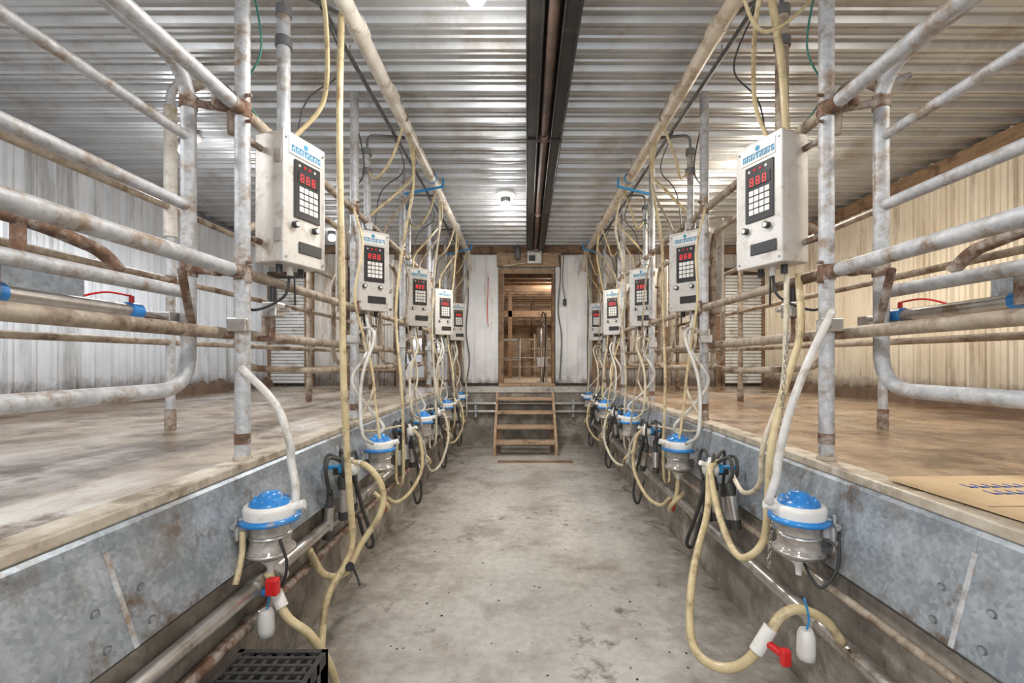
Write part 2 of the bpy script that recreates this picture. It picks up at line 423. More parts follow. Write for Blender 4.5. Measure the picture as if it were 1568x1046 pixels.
sg.cyl((-.05, 10.6, ZP), (-.05, 10.6, 2.0), .028, 'pole', 10); sg.cyl((-1.2, 10.6, 1.95), (-.05, 10.6, 1.95), .024, 'pole', 10); sg.cyl((-1.2, 10.6, 1.5), (-.05, 10.6, 1.5), .024, 'pole', 10)
sg.done()
tk = MB('stainless_wash_unit')
tk.lathe([(.09, 0), (.10, .02), (.10, .4), (.07, .47), (.03, .5), (.02, .65)], 'ss', Matrix.Translation((.42, 9.6, 1.75)), 18)
tk.cyl((.42, 9.6, ZP), (.42, 9.6, 1.78), .03, 'ss', 10); tk.cyl((.52, 9.6, ZP), (.52, 9.6, 2.5), .02, 'pole', 10)
tk.box((.32, 9.55, 1.35), (.55, 9.65, 1.55), 'box', ch=.01); tk.box((.30, 9.5, ZP), (.58, 9.7, ZP+.03), 'ss')
tk.hose([(.42, 9.6, 2.38), (.45, 9.5, 2.5), (.5, 9.4, 2.3), (.48, 9.3, 1.6), (.45, 9.4, ZP+.02)], .012, 'wire'); tk.done()

# ---------------------------------------------------------------- steps
st = MB('wooden_steps')
for i, (z, y) in enumerate(((.22, 7.16), (.43, 7.38), (.64, 7.60), (.85, 7.80))):
    st.box((-.40, y-.11, z-.04), (.52, y+.12, z+.005), 'woodl', ch=.006)
for x in (-.44, .52):
    vs = [(x, 7.05, 0), (x, 7.22, 0), (x, 7.97, .72), (x, 7.97, .93), (x, 7.86, .93), (x, 7.05, .16)]
    vs2 = [(a+.04, b_, c_) for a, b_, c_ in vs]
    st.add(vs+vs2, [tuple(range(6)), tuple(range(11, 5, -1))]+[(j, (j+1) % 6, 6+(j+1) % 6, 6+j) for j in range(6)], 'woodl')
st.box((-.40, 7.35, 0), (-.34, 7.4, .4), 'wood'); st.box((.46, 7.35, 0), (.52, 7.4, .4), 'wood')
st.done()
cp = MB('crossover_pipe')
for z in (.60, .74):
    cp.cyl((-1.10, 7.93, z), (1.20, 7.93, z), .028, 'ss', 12)
for x in (-.8, .9):
    cp.box((x-.02, 7.92, .5), (x+.02, YP-.001, .82), 'galv')
cp.done()
# ---------------------------------------------------------------- heater
h = MB('radiant_tube_heater')
for (ya, yb_) in ((-1.0, 1.5), (1.5, 4.0), (4.0, 6.1), (6.1, 8.0)):
    fx = lambda y: .155+.0105*y
    ch_ = [[(-.15, -.16), (-.15, -.02), (-.055, -.02), (-.055, -.16)], [(.055, -.16), (.055, -.02), (.15, -.02), (.15, -.16)], [(-.055, -.06), (-.055, -.02), (.055, -.02), (.055, -.06)]]
    for prof in ch_:
        vs = [(fx(ya)+a, ya+.006, ZC-.02+b_) for a, b_ in prof]+[(fx(yb_)+a, yb_-.006, ZC-.02+b_) for a, b_ in prof]
        h.add(vs, [(0,1,5,4),(1,2,6,5),(2,3,7,6),(3,0,4,7),(0,3,2,1),(4,5,6,7)], 'heater')
    for sx in (-.15, -.06, .06, .15):
        h.cyl((fx(ya)+sx, ya+.01, ZC-.18), (fx(yb_)+sx, yb_-.01, ZC-.18), .007, 'heater', 8)
    h.box((fx(yb_)-.155, yb_-.02, ZC-.188), (fx(yb_)+.155, yb_+.02, ZC-.18), 'heater')
h.cyl((.145, -1.0, ZC-.15), (.239, 8.05, ZC-.15), .036, 'htube', 14)
for y in (2.2, 4.0, 6.1):
    h.cyl((.155+.0105*y, y-.05, ZC-.15), (.155+.0105*y, y+.05, ZC-.15), .043, 'rust', 14)
h.cyl((.245, 8.0, ZC-.2), (.245, 8.0, ZC-.045), .05, 'rust')
h.done()
hb = MB('heater_burner_box')
hb.box((.10, 8.12, 3.22), (.36, 8.265, 3.46), 'box', ch=.01); hb.box((.13, 8.10, 3.26), (.24, 8.125, 3.36), 'black'); hb.box((.27, 8.10, 3.3), (.33, 8.125, 3.4), 'white')
hb.cyl((.1, 8.2, 3.25), (-.3, 8.24, 3.2), .01, 'pvc', 8)
hb.done()
sp = MB('wall_speaker'); sp.lathe([(.03, 0), (.055, .01), (.055, .2), (.035, .24), (.03, .26)], 'conduit', Matrix.Translation((-.07, 8.2, 3.3)), 14); sp.cyl((-.07, 8.2, 3.5), (-.07, 8.2, ZC-.03), .01, 'conduit'); sp.done()

# ---------------------------------------------------------------- bulbs and lights, observed and added
def bulb(x, y, power, col=(1, .97, .93), up=.10):
    b = MB('ceiling_light')
    b.lathe([(.13, ZC-.037), (.13, ZC-.05), (.10, ZC-.07), (.07, ZC-.085)], 'white', Matrix.Translation((x, y, 0)), 20)
    b.lathe([(.06, ZC-.084), (.06, ZC-.12), (.045, ZC-.135)], 'conduit', Matrix.Translation((x, y, 0)), 18)
    b.lathe([(.03, ZC-.13), (.05, ZC-.155), (.06, ZC-.19), (.04, ZC-.225), (.001, ZC-.24)], 'bulb', Matrix.Translation((x, y, 0)), 16)
    b.done()
    l = bpy.data.lights.new('lamp', 'POINT'); l.energy = power*up; l.color = col; l.shadow_soft_size = .12
    o = bpy.data.objects.new('ceiling_light_glow', l); o.location = (x, y, ZC-.42); sc.collection.objects.link(o)
    l = bpy.data.lights.new('lamp', 'SPOT'); l.energy = power; l.color = col; l.shadow_soft_size = .15
    l.spot_size = math.radians(172); l.spot_blend = .5
    o = bpy.data.objects.new('ceiling_light_beam', l); o.location = (x, y, ZC-.30); sc.collection.objects.link(o)
bulb(-.24, 2.40, 95, up=.2); bulb(-.20, 5.7, 115, up=.22); bulb(-.2, -.5, 120, up=.15)  # last bulb, unseen behind the camera, is added for even light
bulb(-3.1, 1.2, 105, (.96, .98, 1), .12); bulb(-3.1, 4.2, 125, (.96, .98, 1), .12); bulb(-3.0, 7.2, 60, (.97, .98, 1), .1)  # left-lane bulbs are all added, to brighten the wall and platform
bulb(2.45, 4.6, 125, (1, .92, .78), .32); bulb(3.0, 1.2, 95, (1, .93, .82), .12); bulb(2.9, 7.2, 60, (1, .93, .82), .1)  # first follows the warm ceiling reflection; the other two are added wall lighting
l = bpy.data.lights.new('lamp', 'POINT'); l.energy = 120; l.color = (1, .93, .84); l.shadow_soft_size = .1
o = bpy.data.objects.new('back_room_light', l); o.location = (.9, 10.6, 3.0); sc.collection.objects.link(o)

# ---------------------------------------------------------------- per side equipment
PY = [2.12+1.42*i for i in range(5)]
BY = [2.36+1.40*i for i in range(5)]
MY = [1.93+1.49*i for i in range(5)]
CY = [2.75+1.42*i for i in range(4)]

def collar(mb, x, y, z, k='rust', r=.045, h=.07):
    mb.cyl((x, y, z-h/2), (x, y, z+h/2), r, k, 14)

def control_box(s, x, y, theta, zc, first):
    b = MB('milking_control_box')
    ang = theta if s < 0 else -theta
    T = Matrix.Translation((x, y, zc)) @ Matrix.Rotation(ang, 4, 'Z')
    W, H, D = .275, .64, .17
    b.box((-W/2, -D/2+.012, -H/2), (W/2, D/2, H/2), 'boxside', T, ch=.008)
    b.box((-W/2-.004, -D/2-.012, -H/2-.004), (W/2+.004, -D/2+.014, H/2+.004), 'box', T, ch=.006)
    f = -D/2-.014
    b.box((-W*.38, f-.002, H*.34), (W*.38, f+.002, H*.47), 'white', T)
    cx = -W*.33
    for wd in (.02, .02, .02, .007, .026, .02, .018, .006, .018):
        b.box((cx, f-.004, H*.36), (cx+wd*.35, f, H*.41), 'logo', T)
        b.box((cx, f-.004, H*.36+.024), (cx+wd, f, H*.41), 'logo', T)
        if wd > .01: b.box((cx+wd*.65, f-.004, H*.36), (cx+wd, f, H*.41-.014), 'logo', T)
        cx += wd+.0045
    b.cyl(T @ Vector((0, f, H*.44)), T @ Vector((0, f-.004, H*.44)), .014, 'logo', 14)
    b.box((-W*.27, f-.006, -H*.14), (W*.35, f, H*.31), 'black', T, ch=.002)
    b.box((-W*.21, f-.009, H*.14), (W*.29, f-.003, H*.225), 'black', T)
    for i in range(3):
        xx = -W*.15+i*.038
        for (p, q, u, v) in ((0, .022, .0, .004), (0, .022, .018, .022), (0, .022, .036, .04), (0, .004, 0, .04), (.018, .022, 0, .04)):
            b.box((xx+p, f-.0095, H*.148+u), (xx+q, f-.0085, H*.148+v), 'led', T)
    for i in range(4):
        b.cyl(T @ Vector((-W*.17+i*.034, f, H*.27)), T @ Vector((-W*.17+i*.034, f-.009, H*.27)), .007, 'red' if i in (1, 2) else 'box', 10)
    for r_ in range(4):
        for c_ in range(4):
            xx = -W*.17+c_*.032; zz = -H*.085+r_*.033
            b.box((xx, f-.009, zz), (xx+.026, f-.005, zz+.026), 'white', T)
    for sx in (-.26, .22):
        b.cyl(T @ Vector((W*sx, f, -H*.2)), T @ Vector((W*sx, f-.02, -H*.2)), .017, 'black', 14)
        b.cyl(T @ Vector((W*sx, f-.018, -H*.2)), T @ Vector((W*sx, f-.024, -H*.2)), .011, 'white', 12)
    b.box((-W*.16, f-.004, -H*.41), (W*.40, f, -H*.32), 'black', T, ch=.002)
    for sx, sz in ((-.44, .45), (.44, .45), (-.44, -.46), (.44, -.46)):
        b.cyl(T @ Vector((W*sx, f+.002, H*sz)), T @ Vector((W*sx, f-.005, H*sz)), .006, 'ss', 8)
    for i in range(2):
        b.box((-W/2-.01, -D/2-.005, -H*.35+i*H*.6), (-W/2, -D/2+.04, -H*.25+i*H*.6), 'ss', T)
    for xx in (-.07, 0, .07):
        b.cyl(T @ Vector((xx, 0, -H/2)), T @ Vector((xx, 0, -H/2-.045)), .016, 'black' if xx else 'white', 10)
    if not first:
        px = (-W/2-.03 if s < 0 else W/2+.03)
        b.box((px-.05, D/2+.01, -H*.52), (px+.05, D/2+.045, H*.66), 'boxside', T, ch=.006)
        b.box((-W/2-.02, D/2-.003, -.05), (W/2+.02, D/2+.02, .05), 'rust', T)
    for zz in (-.2, .24):
        b.box((-.03, D/2-.005, zz-.02), (.03, D/2+.05, zz+.02), 'rust', T)
    return b, T

def meter(s, x, y, z, xw):
    b = MB('milk_meter'); T = Matrix.Translation((x, y, z))
    b.lathe([(.001, -.0), (.035, -.004), (.045, -.015), (.05, -.03), (.078, -.038), (.082, -.055)][::-1], 'blue', T, 24)
    for i in range(8):
        a = i*math.pi/4
        p = Vector((x+.062*math.cos(a), y+.062*math.sin(a), z-.035)); b.sphere(p, .011, 'blue', 8)
    b.lathe([(.10, -.105), (.104, -.07), (.098, -.055), (.06, -.05)], 'white', T, 26)
    b.lathe([(.098, -.128), (.116, -.124), (.118, -.108), (.10, -.103)], 'blue', T, 26)
    b.lathe([(.078, -.175), (.079, -.14), (.09, -.125)], 'clear', T, 24)
    b.lathe([(.084, -.19), (.087, -.186), (.087, -.18), (.078, -.174)], 'ss', T, 24)
    b.lathe([(.02, -.30), (.05, -.275), (.088, -.265), (.098, -.255), (.098, -.245), (.084, -.238), (.08, -.2), (.084, -.19)], 'clear', T, 24)
    b.lathe([(.098, -.257), (.101, -.254), (.101, -.246), (.098, -.243)], 'ss', T, 24)
    b.lathe([(.012, -.355), (.014, -.32), (.03, -.30), (.045, -.285)], 'white', T, 16)
    d = Vector((-s*.95, .1, 0)) if s < 0 else Vector((-.95, .1, 0))
    b.cyl(Vector((x, y, z-.075))+d*.07, Vector((x, y, z-.06))+d*.145, .02, 'white', 12)
    b.cyl(Vector((x, y, z-.075))+d*.07, Vector((x, y, z-.075))+d*.1, .026, 'white', 12)
    b.box((x+s*.085-.018, y-.06, z-.18), (x+s*.085+.018, y+.02, z-.10), 'pole', ch=.004)
    b.box((x+s*.115-.025, y-.08, z-.20), (x+s*.115+.025, y-.03, z-.12), 'pole', ch=.004)
    b.cyl((x+s*.10, y-.075, z-.24), (x+s*.10, y-.075, z-.08), .007, 'ss', 8)
    for zz in (-.12, -.19): b.cyl((x+s*.10, y-.1, z+zz), (x+s*.10, y-.05, z+zz), .012, 'ss', 8)
    return b.done()

def cluster(s, x, y, z, xw, detail=True):
    b = MB('milking_cluster')
    a, c_ = sorted((x, xw)); b.box((a, y-.02, z+.01), (c_, y+.02, z+.03), 'cyan', ch=.003)
    b.box((x-.05, y-.03, z-.02), (x+.05, y+.03, z+.02), 'black', ch=.006)
    b.lathe([(.02, -.05), (.045, -.04), (.05, -.01), (.04, .02), (.018, .03), (.014, .055)], 'white', Matrix.Translation((x-s*.06, y-.03, z+.03)) , 16)
    b.cyl((x-s*.06, y-.03, z+.03), (x-s*.13, y-.05, z+.06), .016, 'white', 10)
    b.box((x-s*.02-.03, y-.05, z-.005), (x-s*.02+.03, y+.04, z+.05), 'cyan', ch=.006)
    for i, (dx, dy) in enumerate(((-.055, -.06), (.04, -.10), (-.05, .10), (.05, .05), (-.01, -.16))):
        px, py = x+dx, y+dy
        jx, jz = random.uniform(-.15, .15), random.uniform(-.05, .04)
        top = Vector((px, py, z-.05+jz)); dr = Vector((jx, random.uniform(-.2, .2), -1)).normalized()
        b.cyl(top, top+dr*.07, .019, 'rubber', 12, .024)
        b.cyl(top+dr*.07, top+dr*.20, .027, 'rubber' if i in (2,) else 'ss', 14)
        b.cyl(top+dr*.20, top+dr*.25, .031, 'rubber', 12, .028)
        b.hose([Vector((x-s*.05, y-.03, z+.04)), Vector((px, py, z+.11)), Vector((px+dx*.3, py+dy*.3, z+.03)), top], .010, 'rubber', 7)
    return b.done()

for s in (-1, 1):
    L_ = s < 0
    xk = -1.30 if L_ else 1.42
    xw = (KL if L_ else KR)
    xp = -.95 if L_ else 1.14
    pk = 'pvc' if L_ else 'pvcR'
    pan = (-1.19 if L_ else 1.30)
    for i, y in enumerate(PY):
        p = MB('stall_post')
        p.cyl((xk, y, ZK+.001), (xk, y, ZC-.037), .033, 'pole', 16)
        collar(p, xk, y, ZK+.10, 'rust', .0345, .05)
        p.cyl((xk, y, ZK+.001), (xk, y, ZK+.02), .04, 'kerb', 14)
        for z in (1.5+.405, 1.5+1.16): collar(p, xk, y, z, 'rust', .037, .07); 
        collar(p, xk, y, 1.66, 'pole', .040, .05)
        for z in (1.86, 1.95, 2.6, 2.72):
            p.cyl((xk-s*.03, y-.02, z), (xk-s*.055, y-.02, z), .008, 'rust', 8)
        p.box((xk-.045, y-.05, 1.63), (xk+.045, y-.03, 1.69), 'ss', ch=.004)
        p.done()
    for nm, z, k in (('kerbside_rail', 1.905, 'pole'), ('kerbside_rail', 2.66, 'pole')):
        p = MB(nm)
        p.cyl((xk, -.6, z), (xk, PY[0]-.035, z), .031, k, 14)
        for i in range(4):
            p.cyl((xk, PY[i]+.035, z), (xk, PY[i+1]-.035, z), .027, 'tanrail', 12)
        p.cyl((xk, PY[0]-.09, z), (xk, PY[0]-.03, z), .034, 'rust', 12)
        p.done()
    for i, y in enumerate(PY[1:]):
        p = MB('stall_divider_hoop')
        xi = xk+s*.09
        p.tube(fillet([(xi, y+.05, 1.55), (xi, y+.05, 2.50), (xi, y-.50, 2.50), (xi+s*.35, y-.75, 2.30), (xi+s*.35, y-.75, 1.45), (xi, y-.3, 1.42), (xi, y+.05, 1.44), (xi, y+.05, 1.56)], .14), .022, 'tanrail', 10)
        p.cyl((xk, y, 2.3), (xi, y+.05, 2.3), .018, 'rust', 8); p.cyl((xk, y, 1.8), (xi, y+.05, 1.8), .018, 'rust', 8)
        p.box((min(xi, xi+s*.015), y+.10, 1.75), (max(xi, xi+s*.015), y+.38, 2.25), 'tanrail', ch=.004)
        p.cyl((xi, y+.05, 1.95), (xi, y+.12, 1.95), .015, 'rust', 8)
        p.done()
    xg = xk+s*.20; ye = 2.05
    g = MB('stall_gate')
    g.tube(fillet([(xg, -1.2, 2.80), (xg, ye, 2.80), (xg, ye, 1.37), (xg, -1.2, 1.37)], .17, 10), .031, 'pole', 16)
    for z, k, rr in ((2.50, 'pole', .022), (2.19, 'pole', .025), (1.80, 'pole', .027)):
        g.cyl((xg, -1.2, z), (xg, ye-.02, z), rr, k, 12)
    g.cyl((xg, -1.2, 1.37), (xg, -1.2, 2.80), .031, 'pole')
    for z in (2.66, 1.905):
        g.cyl((xg, ye, z), (xk, PY[0], z), .018, 'rust', 10)
        g.lathe([(.036, -.03), (.036, .03)], 'rust', Matrix.Translation((xg, ye, z)), 14)
        g.cyl((xk+s*.06, ye-.02, z-.03), (xk+s*.06, ye-.02, z+.05), .02, 'rust', 8)
    g.cyl((xg-s*.02, ye, 1.62), (xk+s*.06, PY[0]-.30, 1.86), .016, 'rust', 8)
    g.hose([(xg, ye, 2.72), (xg-s*.06, ye+.05, 2.78), (xk+s*.05, ye+.05, 2.72), (xk+s*.05, ye+.08, 2.55)], .022, 'tanrail')
    g.done()
    p = MB('rump_rail')
    xr = xk+s*.10
    p.cyl((xr, -.8, 1.645), (xr, 7.9, 1.585), .028, 'tanrail', 12)
    for y in PY: p.cyl((xr, y, 1.63-.006*y), (xk, y, 1.63-.006*y), .018, 'rust', 8)
    p.done()
    p = MB('rump_bar_arm')
    xa = xk+s*.36
    pts = fillet([(xa, .2, 1.97), (xa, 1.55, 1.97), (xa, 1.80, 1.93), (xa-s*.02, 1.86, 1.86)], .10)
    for a, b_ in zip(pts[:-1], pts[1:]):
        p.cyl(a, b_, .026, 'rust', 8)
    p.box((xa-.03, .2, 1.72), (xa+.03, 1.70, 1.83), 'galv', ch=.006)
    p.box((xa-.035, .2, 1.655), (xa+.035, 1.95, 1.70), 'rust', ch=.004)
    p.cyl((xa, 1.5, 1.68), (xa, 1.5, 1.96), .02, 'rust', 8)
    p.cyl((xa, 1.9, 1.68), (xr, 2.12, 1.62), .022, 'rust', 8)
    p.cyl((xa, 1.2, 1.75), (xg, 1.2, 1.80), .018, 'rust', 8)
    p.done()
    p = MB('pneumatic_cylinder')
    xc = xg+s*.06
    y0, y1 = (1.36, 1.80) if L_ else (1.55, 2.0)
    zc_ = 1.70
    p.cyl((xc, y0, zc_), (xc, y1, zc_-.005), .026, 'ss', 16)
    p.cyl((xc, y1, zc_-.005), (xc, y1+.05, zc_-.005), .034, 'blue', 14); p.cyl((xc, y0-.05, zc_), (xc, y0, zc_), .034, 'blue', 14)
    p.cyl((xc, y1+.05, zc_-.005), (xc, y1+.2, zc_-.01), .009, 'ss', 10)
    for k_ in (y1+.02, y0-.02): p.cyl((xc, k_, zc_), (xc, k_, zc_+.055), .009, 'red', 8)
    p.hose([(xc, y1+.02, zc_+.055), (xc+s*.04, y1-.05, zc_+.06), (xc+s*.08, y1-.12, zc_+.03), (xc+s*.1, y1-.2, zc_-.02)], .004, 'red', 6)
    p.box((xc-.03, y1+.18, zc_-.04), (xc+.03, y1+.24, zc_+.01), 'ss', ch=.004)
    p.box((min(xc, xg), y0-.09, 1.68), (max(xc, xg), y0-.05, 1.82), 'rust')
    p.done()
    xb = -2.43 if L_ else 2.50
    for y in (.6, 3.15, 5.2, 7.3):
        p = MB('feed_row_post')
        p.cyl((xb, y, ZP+.001), (xb, y, 3.2 if y < 4 else 2.7), .028, 'pole' if y < 4 else 'tanrail', 12)
        p.cyl((xb, y, ZP+.001), (xb, y, ZP+.14), .034, 'rust', 12)
        if y == 3.15:
            p.cyl((xb, y, 2.35), (xb, y, 3.25), .04, 'pvc', 14); p.tube(fillet([(xb, y, 3.2), (xb, y, 3.38), (xb+.18, y, 3.46)], .08), .028, 'pole', 10)
        p.done()
    p = MB('feed_row_rail')
    for z in (2.55, 2.05, 1.62):
        p.cyl((xb, -.6, z), (xb, 7.6, z), .022, 'tanrail', 10)
    for y in (.6, 3.15, 5.2, 7.3): collar(p, xb, y, 2.55, 'rust', .036, .06); collar(p, xb, y, 2.05, 'rust', .036, .06)
    p.done()
    p = MB('lane_end_gate')
    for z in (2.1, 2.35): p.cyl((xk+s*.15, 7.7, z), (xb, 7.7, z), .02, 'tanrail', 8)
    for xx in (xk+s*.15, xb): p.cyl((xx, 7.7, ZP+.001), (xx, 7.7, 2.45), .024, 'tanrail', 8)
    p.done()
    for i, y in enumerate(BY[:4]):
        p = MB('pulsator_riser_pipe')
        xx = xk-(.0 if i else s*.03)
        yy = y+.07
        top = 3.33 if i == 0 else 3.22
        p.cyl((xx, yy, 2.50), (xx, yy, top), .033 if i == 0 else .027, 'pole' if L_ or i else 'tanrail', 14)
        p.cyl((xx, yy, top), (xx, yy, top+.05), .04, 'conduit', 12)
        collar(p, xx, yy, top-.14, 'conduit', .042, .05); collar(p, xx, yy, 2.62, 'pole', .042, .06)
        p.tube(fillet([(xx, yy, top+.03), (xx, yy, top+.17), (xp+s*.04, yy+.15, 3.44)], .08), .012, 'conduit', 8)
        p.done()
    p = MB('overhead_pipeline')
    p.cyl((xp, -1.2, 3.43), (xp, 8.05, 3.40), .047, pk, 20)
    for y in (.9, 2.65, 3.3, 5.0, 6.6): p.cyl((xp, y-.05, 3.425), (xp, y+.05, 3.425), .056, pk, 18)
    for y in (.4, 2.2, 3.6, 4.7, 6.2, 7.6):
        p.cyl((xp, y, 3.45), (xp, y, ZC-.037), .008, 'ss', 6)
        p.lathe([(.053, -.012), (.053, .012)], 'rust', Matrix.Translation((xp, y, 3.423)) @ Matrix.Rotation(math.pi/2, 4, 'X'), 16)
    p.tube(fillet([(xp, 8.0, 3.40), (xp, 8.15, 3.38), (xp-s*.02, 8.17, 3.1)], .1), .042, pk, 14)
    p.done()
    p = MB('overhead_conduit')
    p.cyl((xp+s*.19, -1.0, 3.50), (xp+s*.17, 8.2, 3.50), .016, 'conduit', 8)
    for y in (.5, 3.0, 5.5, 7.7): p.cyl((xp+s*.18, y, 3.5), (xp+s*.18, y, ZC-.037), .006, 'ss', 6)
    p.done()
    for y in (PY[2]-.15, PY[4]-.3):
        p = MB('pipe_support_bracket')
        p.cyl((xk, y+.15 if y < 6 else y+.3, 3.3), (xp-s*.12, y, 3.33), .014, 'cyan', 8)
        p.cyl((xp-s*.12, y, 3.33), (xp-s*.12, y, 3.42), .010, 'cyan', 8)
        p.lathe([(.058, -.012), (.058, .012)], 'cyan', Matrix.Translation((xp, y, 3.42)) @ Matrix.Rotation(math.pi/2, 4, 'X'), 14)
        p.done()
    if L_:
        lines = ((-1.11, .555, .032, 'ss'), (-1.125, .41, .024, 'rust'))
    else:
        lines = ((1.235, .40, .034, 'ss'), (1.26, .57, .016, 'tanrail'))
    for xx, z, rr, k in lines:
        p = MB('low_milk_line')
        p.cyl((xx, -.6, z), (xx, 7.93, z), rr, k, 14)
        for y in (.9, 1.9, 3.2, 4.6, 6.1):
            p.cyl((xx, y-.03, z), (xx, y+.03, z), rr+.008, 'ss', 14)
            p.box((min(xx, WL if L_ else WR), y+.2, z-.01), (max(xx, WL if L_ else WR), y+.22, z+.01), 'galv')
        p.done()
    xoff = (0, -.07, -.01, .04, .04) if L_ else (0, .10, .10, .05, .05)
    xbase = -1.20 if L_ else 1.30
    thetas = [math.radians(a) for a in ((72, 42, 40, 38, 36) if L_ else (70, 48, 42, 40, 38))]
    r_ = random.uniform
    for i, y in enumerate(BY):
        zc = 1.5+(.80, .72, .70, .68, .66)[i]
        xx = xbase+xoff[i]
        b, T = control_box(s, xx, y, thetas[i], zc, i == 0)
        for zz in (zc-.22, zc+.24):
            b.cyl((xk, PY[i], zz), (xx+s*.07, y+.02, zz), .016, 'rust', 8)
        b.done()
        h = MB('box_cable')
        h.hose([(xx, y, zc-.35), (xx+s*.02, y-.03, zc-.48), (xk+s*.05, y-.1, zc-.55), (xk+s*.03, y-.2, zc-.40)], .007, 'wire', 6)
        h.done()
        h = MB('vacuum_hose')
        h.hose([(xp, y-.25+.5*(i > 0), 3.37), (xp+s*.02, y-.1+.4*(i > 0), 3.15), (xp+s*.12, y+.1, 2.9), (xx+s*.03, y+.1, 2.7), (xx+s*.03, y+.05, zc+.32)], .012, 'hose', 8)
        h.done()
        if i > 0:
            h = MB('vacuum_hose')
            j1, j2, j3 = r_(-.05, .05), r_(-.06, .04), r_(-.08, .04)
            h.hose([(xp, y+.1, 3.37), (xp-s*.02+j1, y+.1, 3.0), (xp+s*.08, y+.2, 2.5), (xp+s*.10+j2, y+.15, 1.9), (xp+s*.03, y-.05, 1.3), (xp+s*.0, y-.1, .85+j3), (xp+s*.01, y-.1, .58+j3), (xp+s*.10, y+.05, .50), (xp+s*.12, y+.15, .8)], .012, 'hose' if i % 2 else 'hosey', 8)
            h.hose([(xp, y+.3, 3.37), (xp+s*.06, y+.35, 3.0), (xk-s*.06, y+.3, 2.6), (xk-s*.05, y+.25, 2.0), (xk-s*.1, y+.2, 1.6)], .010, 'tanrail', 7)
            # slack secondary loop draped from the riser to the line
            h.hose([(xk, y+.07, 3.1), (xk-s*.12, y-.05, 2.98), (xp+s*.08, y-.15, 3.10), (xp, y-.1, 3.38)], .011, 'hose', 8)
            h.hose([(xk-s*.02, y-.3, 2.66), (xk-s*.10, y-.32, 2.35+j1), (xk-s*.08+j2, y-.35, 1.95), (xk-s*.15, y-.30, 1.5), (xk-s*.2+j1, y-.35, 1.1), (pan-s*.16, y-.4, .75), (pan-s*.13, y-.3, .60)], .010, 'hose' if i % 2 else 'tanrail', 7)
            h.done()
            h = MB('milk_hose')
            m_y = MY[i]
            h.hose([(xx, y-.05, zc-.34), (xx-s*.06, y-.15, 1.6), (xx+s*.02, y-.3, 1.35), (xx-s*.08, (y+m_y)/2-.1, 1.15), (pan-s*.14, m_y+.03, 1.0), (pan-s*.11, m_y, .93)], .013, 'hosew', 8)
            h.hose([(xx+s*.05, y, zc-.34), (xx, y-.1, 1.65), (xx-s*.1+j1, y-.2, 1.3), (xx-s*.06, y-.35, .98), (pan-s*.15, CY[min(i, 3)]-.05 if i < 4 else y-.3, .91)], .010, 'hosey', 8)
            h.done()
            h = MB('milk_hose')
            h.hose([(xk+s*.03, PY[i], 1.64), (xk-s*.12, PY[i]-.1, 1.74), (xk-s*.22, PY[i]-.2, 1.66), (xk-s*.16, PY[i]-.3, 1.35), (xk-s*.2, PY[i]-.4, 1.0), (pan-s*.13, PY[i]-.3, .90)], .012, 'hosew' if i % 2 else 'hosey', 8)
            h.done()
        q = MB('pulsator_valve')
        q.box((xk-.04, y-.02, 1.72), (xk+.04, y+.07, 1.80), 'ss', ch=.008)
        q.cyl((xk, y+.02, 1.80), (xk, y+.02, 1.88), .02, 'black', 10)
        q.cyl((xk-s*.04, y+.02, 1.76), (xk-s*.09, y+.02, 1.76), .012, 'ss', 8)
        q.box((xk+s*.04-.01, y, 1.62), (xk+s*.04+.01, y+.04, 1.74), 'rust')
        q.cyl((xk, y+.02, 1.72), (xk, y+.02, 1.60), .012, 'rust', 8)
        q.cyl((xk, y+.02, 1.61), (xr, y+.02, 1.61), .012, 'rust', 8)
        q.done()
        h = MB('sensor_wire')
        h.hose([(xk, PY[i]+.03, 3.4), (xk-s*.06, PY[i]+.05, 3.0), (xk+s*.05, PY[i]+.1, 2.8), (xk-s*.03, y, zc+.33)], .005, 'teal' if i % 2 == 0 else 'wire', 6)
        h.hose([(xp+s*.18, y+.2, 3.49), (xp+s*.1, y+.3, 3.2), (xk-s*.05, y+.25, 2.95), (xk-s*.02, y+.2, 2.4), (xk-s*.05, y+.15, 1.8)], .005, 'wire', 6)
        h.done()
    for i, y in enumerate(MY):
        meter(s, pan-s*.125, y, .945, pan)
        if i:
            h = MB('milk_hose')
            xm = pan-s*.125
            h.hose([(xm, y, .60), (xm-s*.02, y-.03, .50), (xm-s*.08, y-.08, .40), (xm-s*.1, y-.16, .46), (xm-s*.02, y-.2, .56)], .016, 'hose', 8)
            h.cyl((xm-s*.06, y-.06, .44), (xm-s*.08, y-.09, .40), .024, 'red' if i == 1 else 'white', 10)
            h.done()
    for i, y in enumerate(CY):
        cluster(s, pan-s*.11, y, .83, pan)
        cx_ = pan-s*.17
        h = MB('milk_hose')
        if i > 0:
            jd = r_(-.06, .06)
            h.hose([(cx_, y-.03, .88), (cx_-s*.10, y-.08, .80), (cx_-s*.14, y-.15, .55), (cx_-s*.08, y-.3, .33+jd), (cx_-s*.0, y-.45, .28+jd), (cx_+s*.05, y-.55, .40)], .015, 'hose' if i % 2 else 'hosey', 8)
            h.hose([(cx_, y, .82), (cx_-s*.05, y+.05, .55), (cx_-s*.08, y+.1, .25), (cx_-s*.03, y+.12, .15), (cx_+s*.03, y+.15, .35)], .012, 'rubber', 7)
            h.hose([(cx_, y+.05, .86), (cx_-s*.07, y+.15, .75), (cx_-s*.09, y+.25, .5+jd), (cx_-s*.02, y+.35, .42), (cx_+s*.06, y+.4, .55)], .010, 'hosew', 7)
        else:
            h.hose([(cx_, y, .82), (cx_-s*.03, y+.1, .55), (cx_-s*.06, y+.2, .32), (cx_, y+.25, .28), (cx_+s*.04, y+.2, .5)], .012, 'rubber', 7)
        h.done()

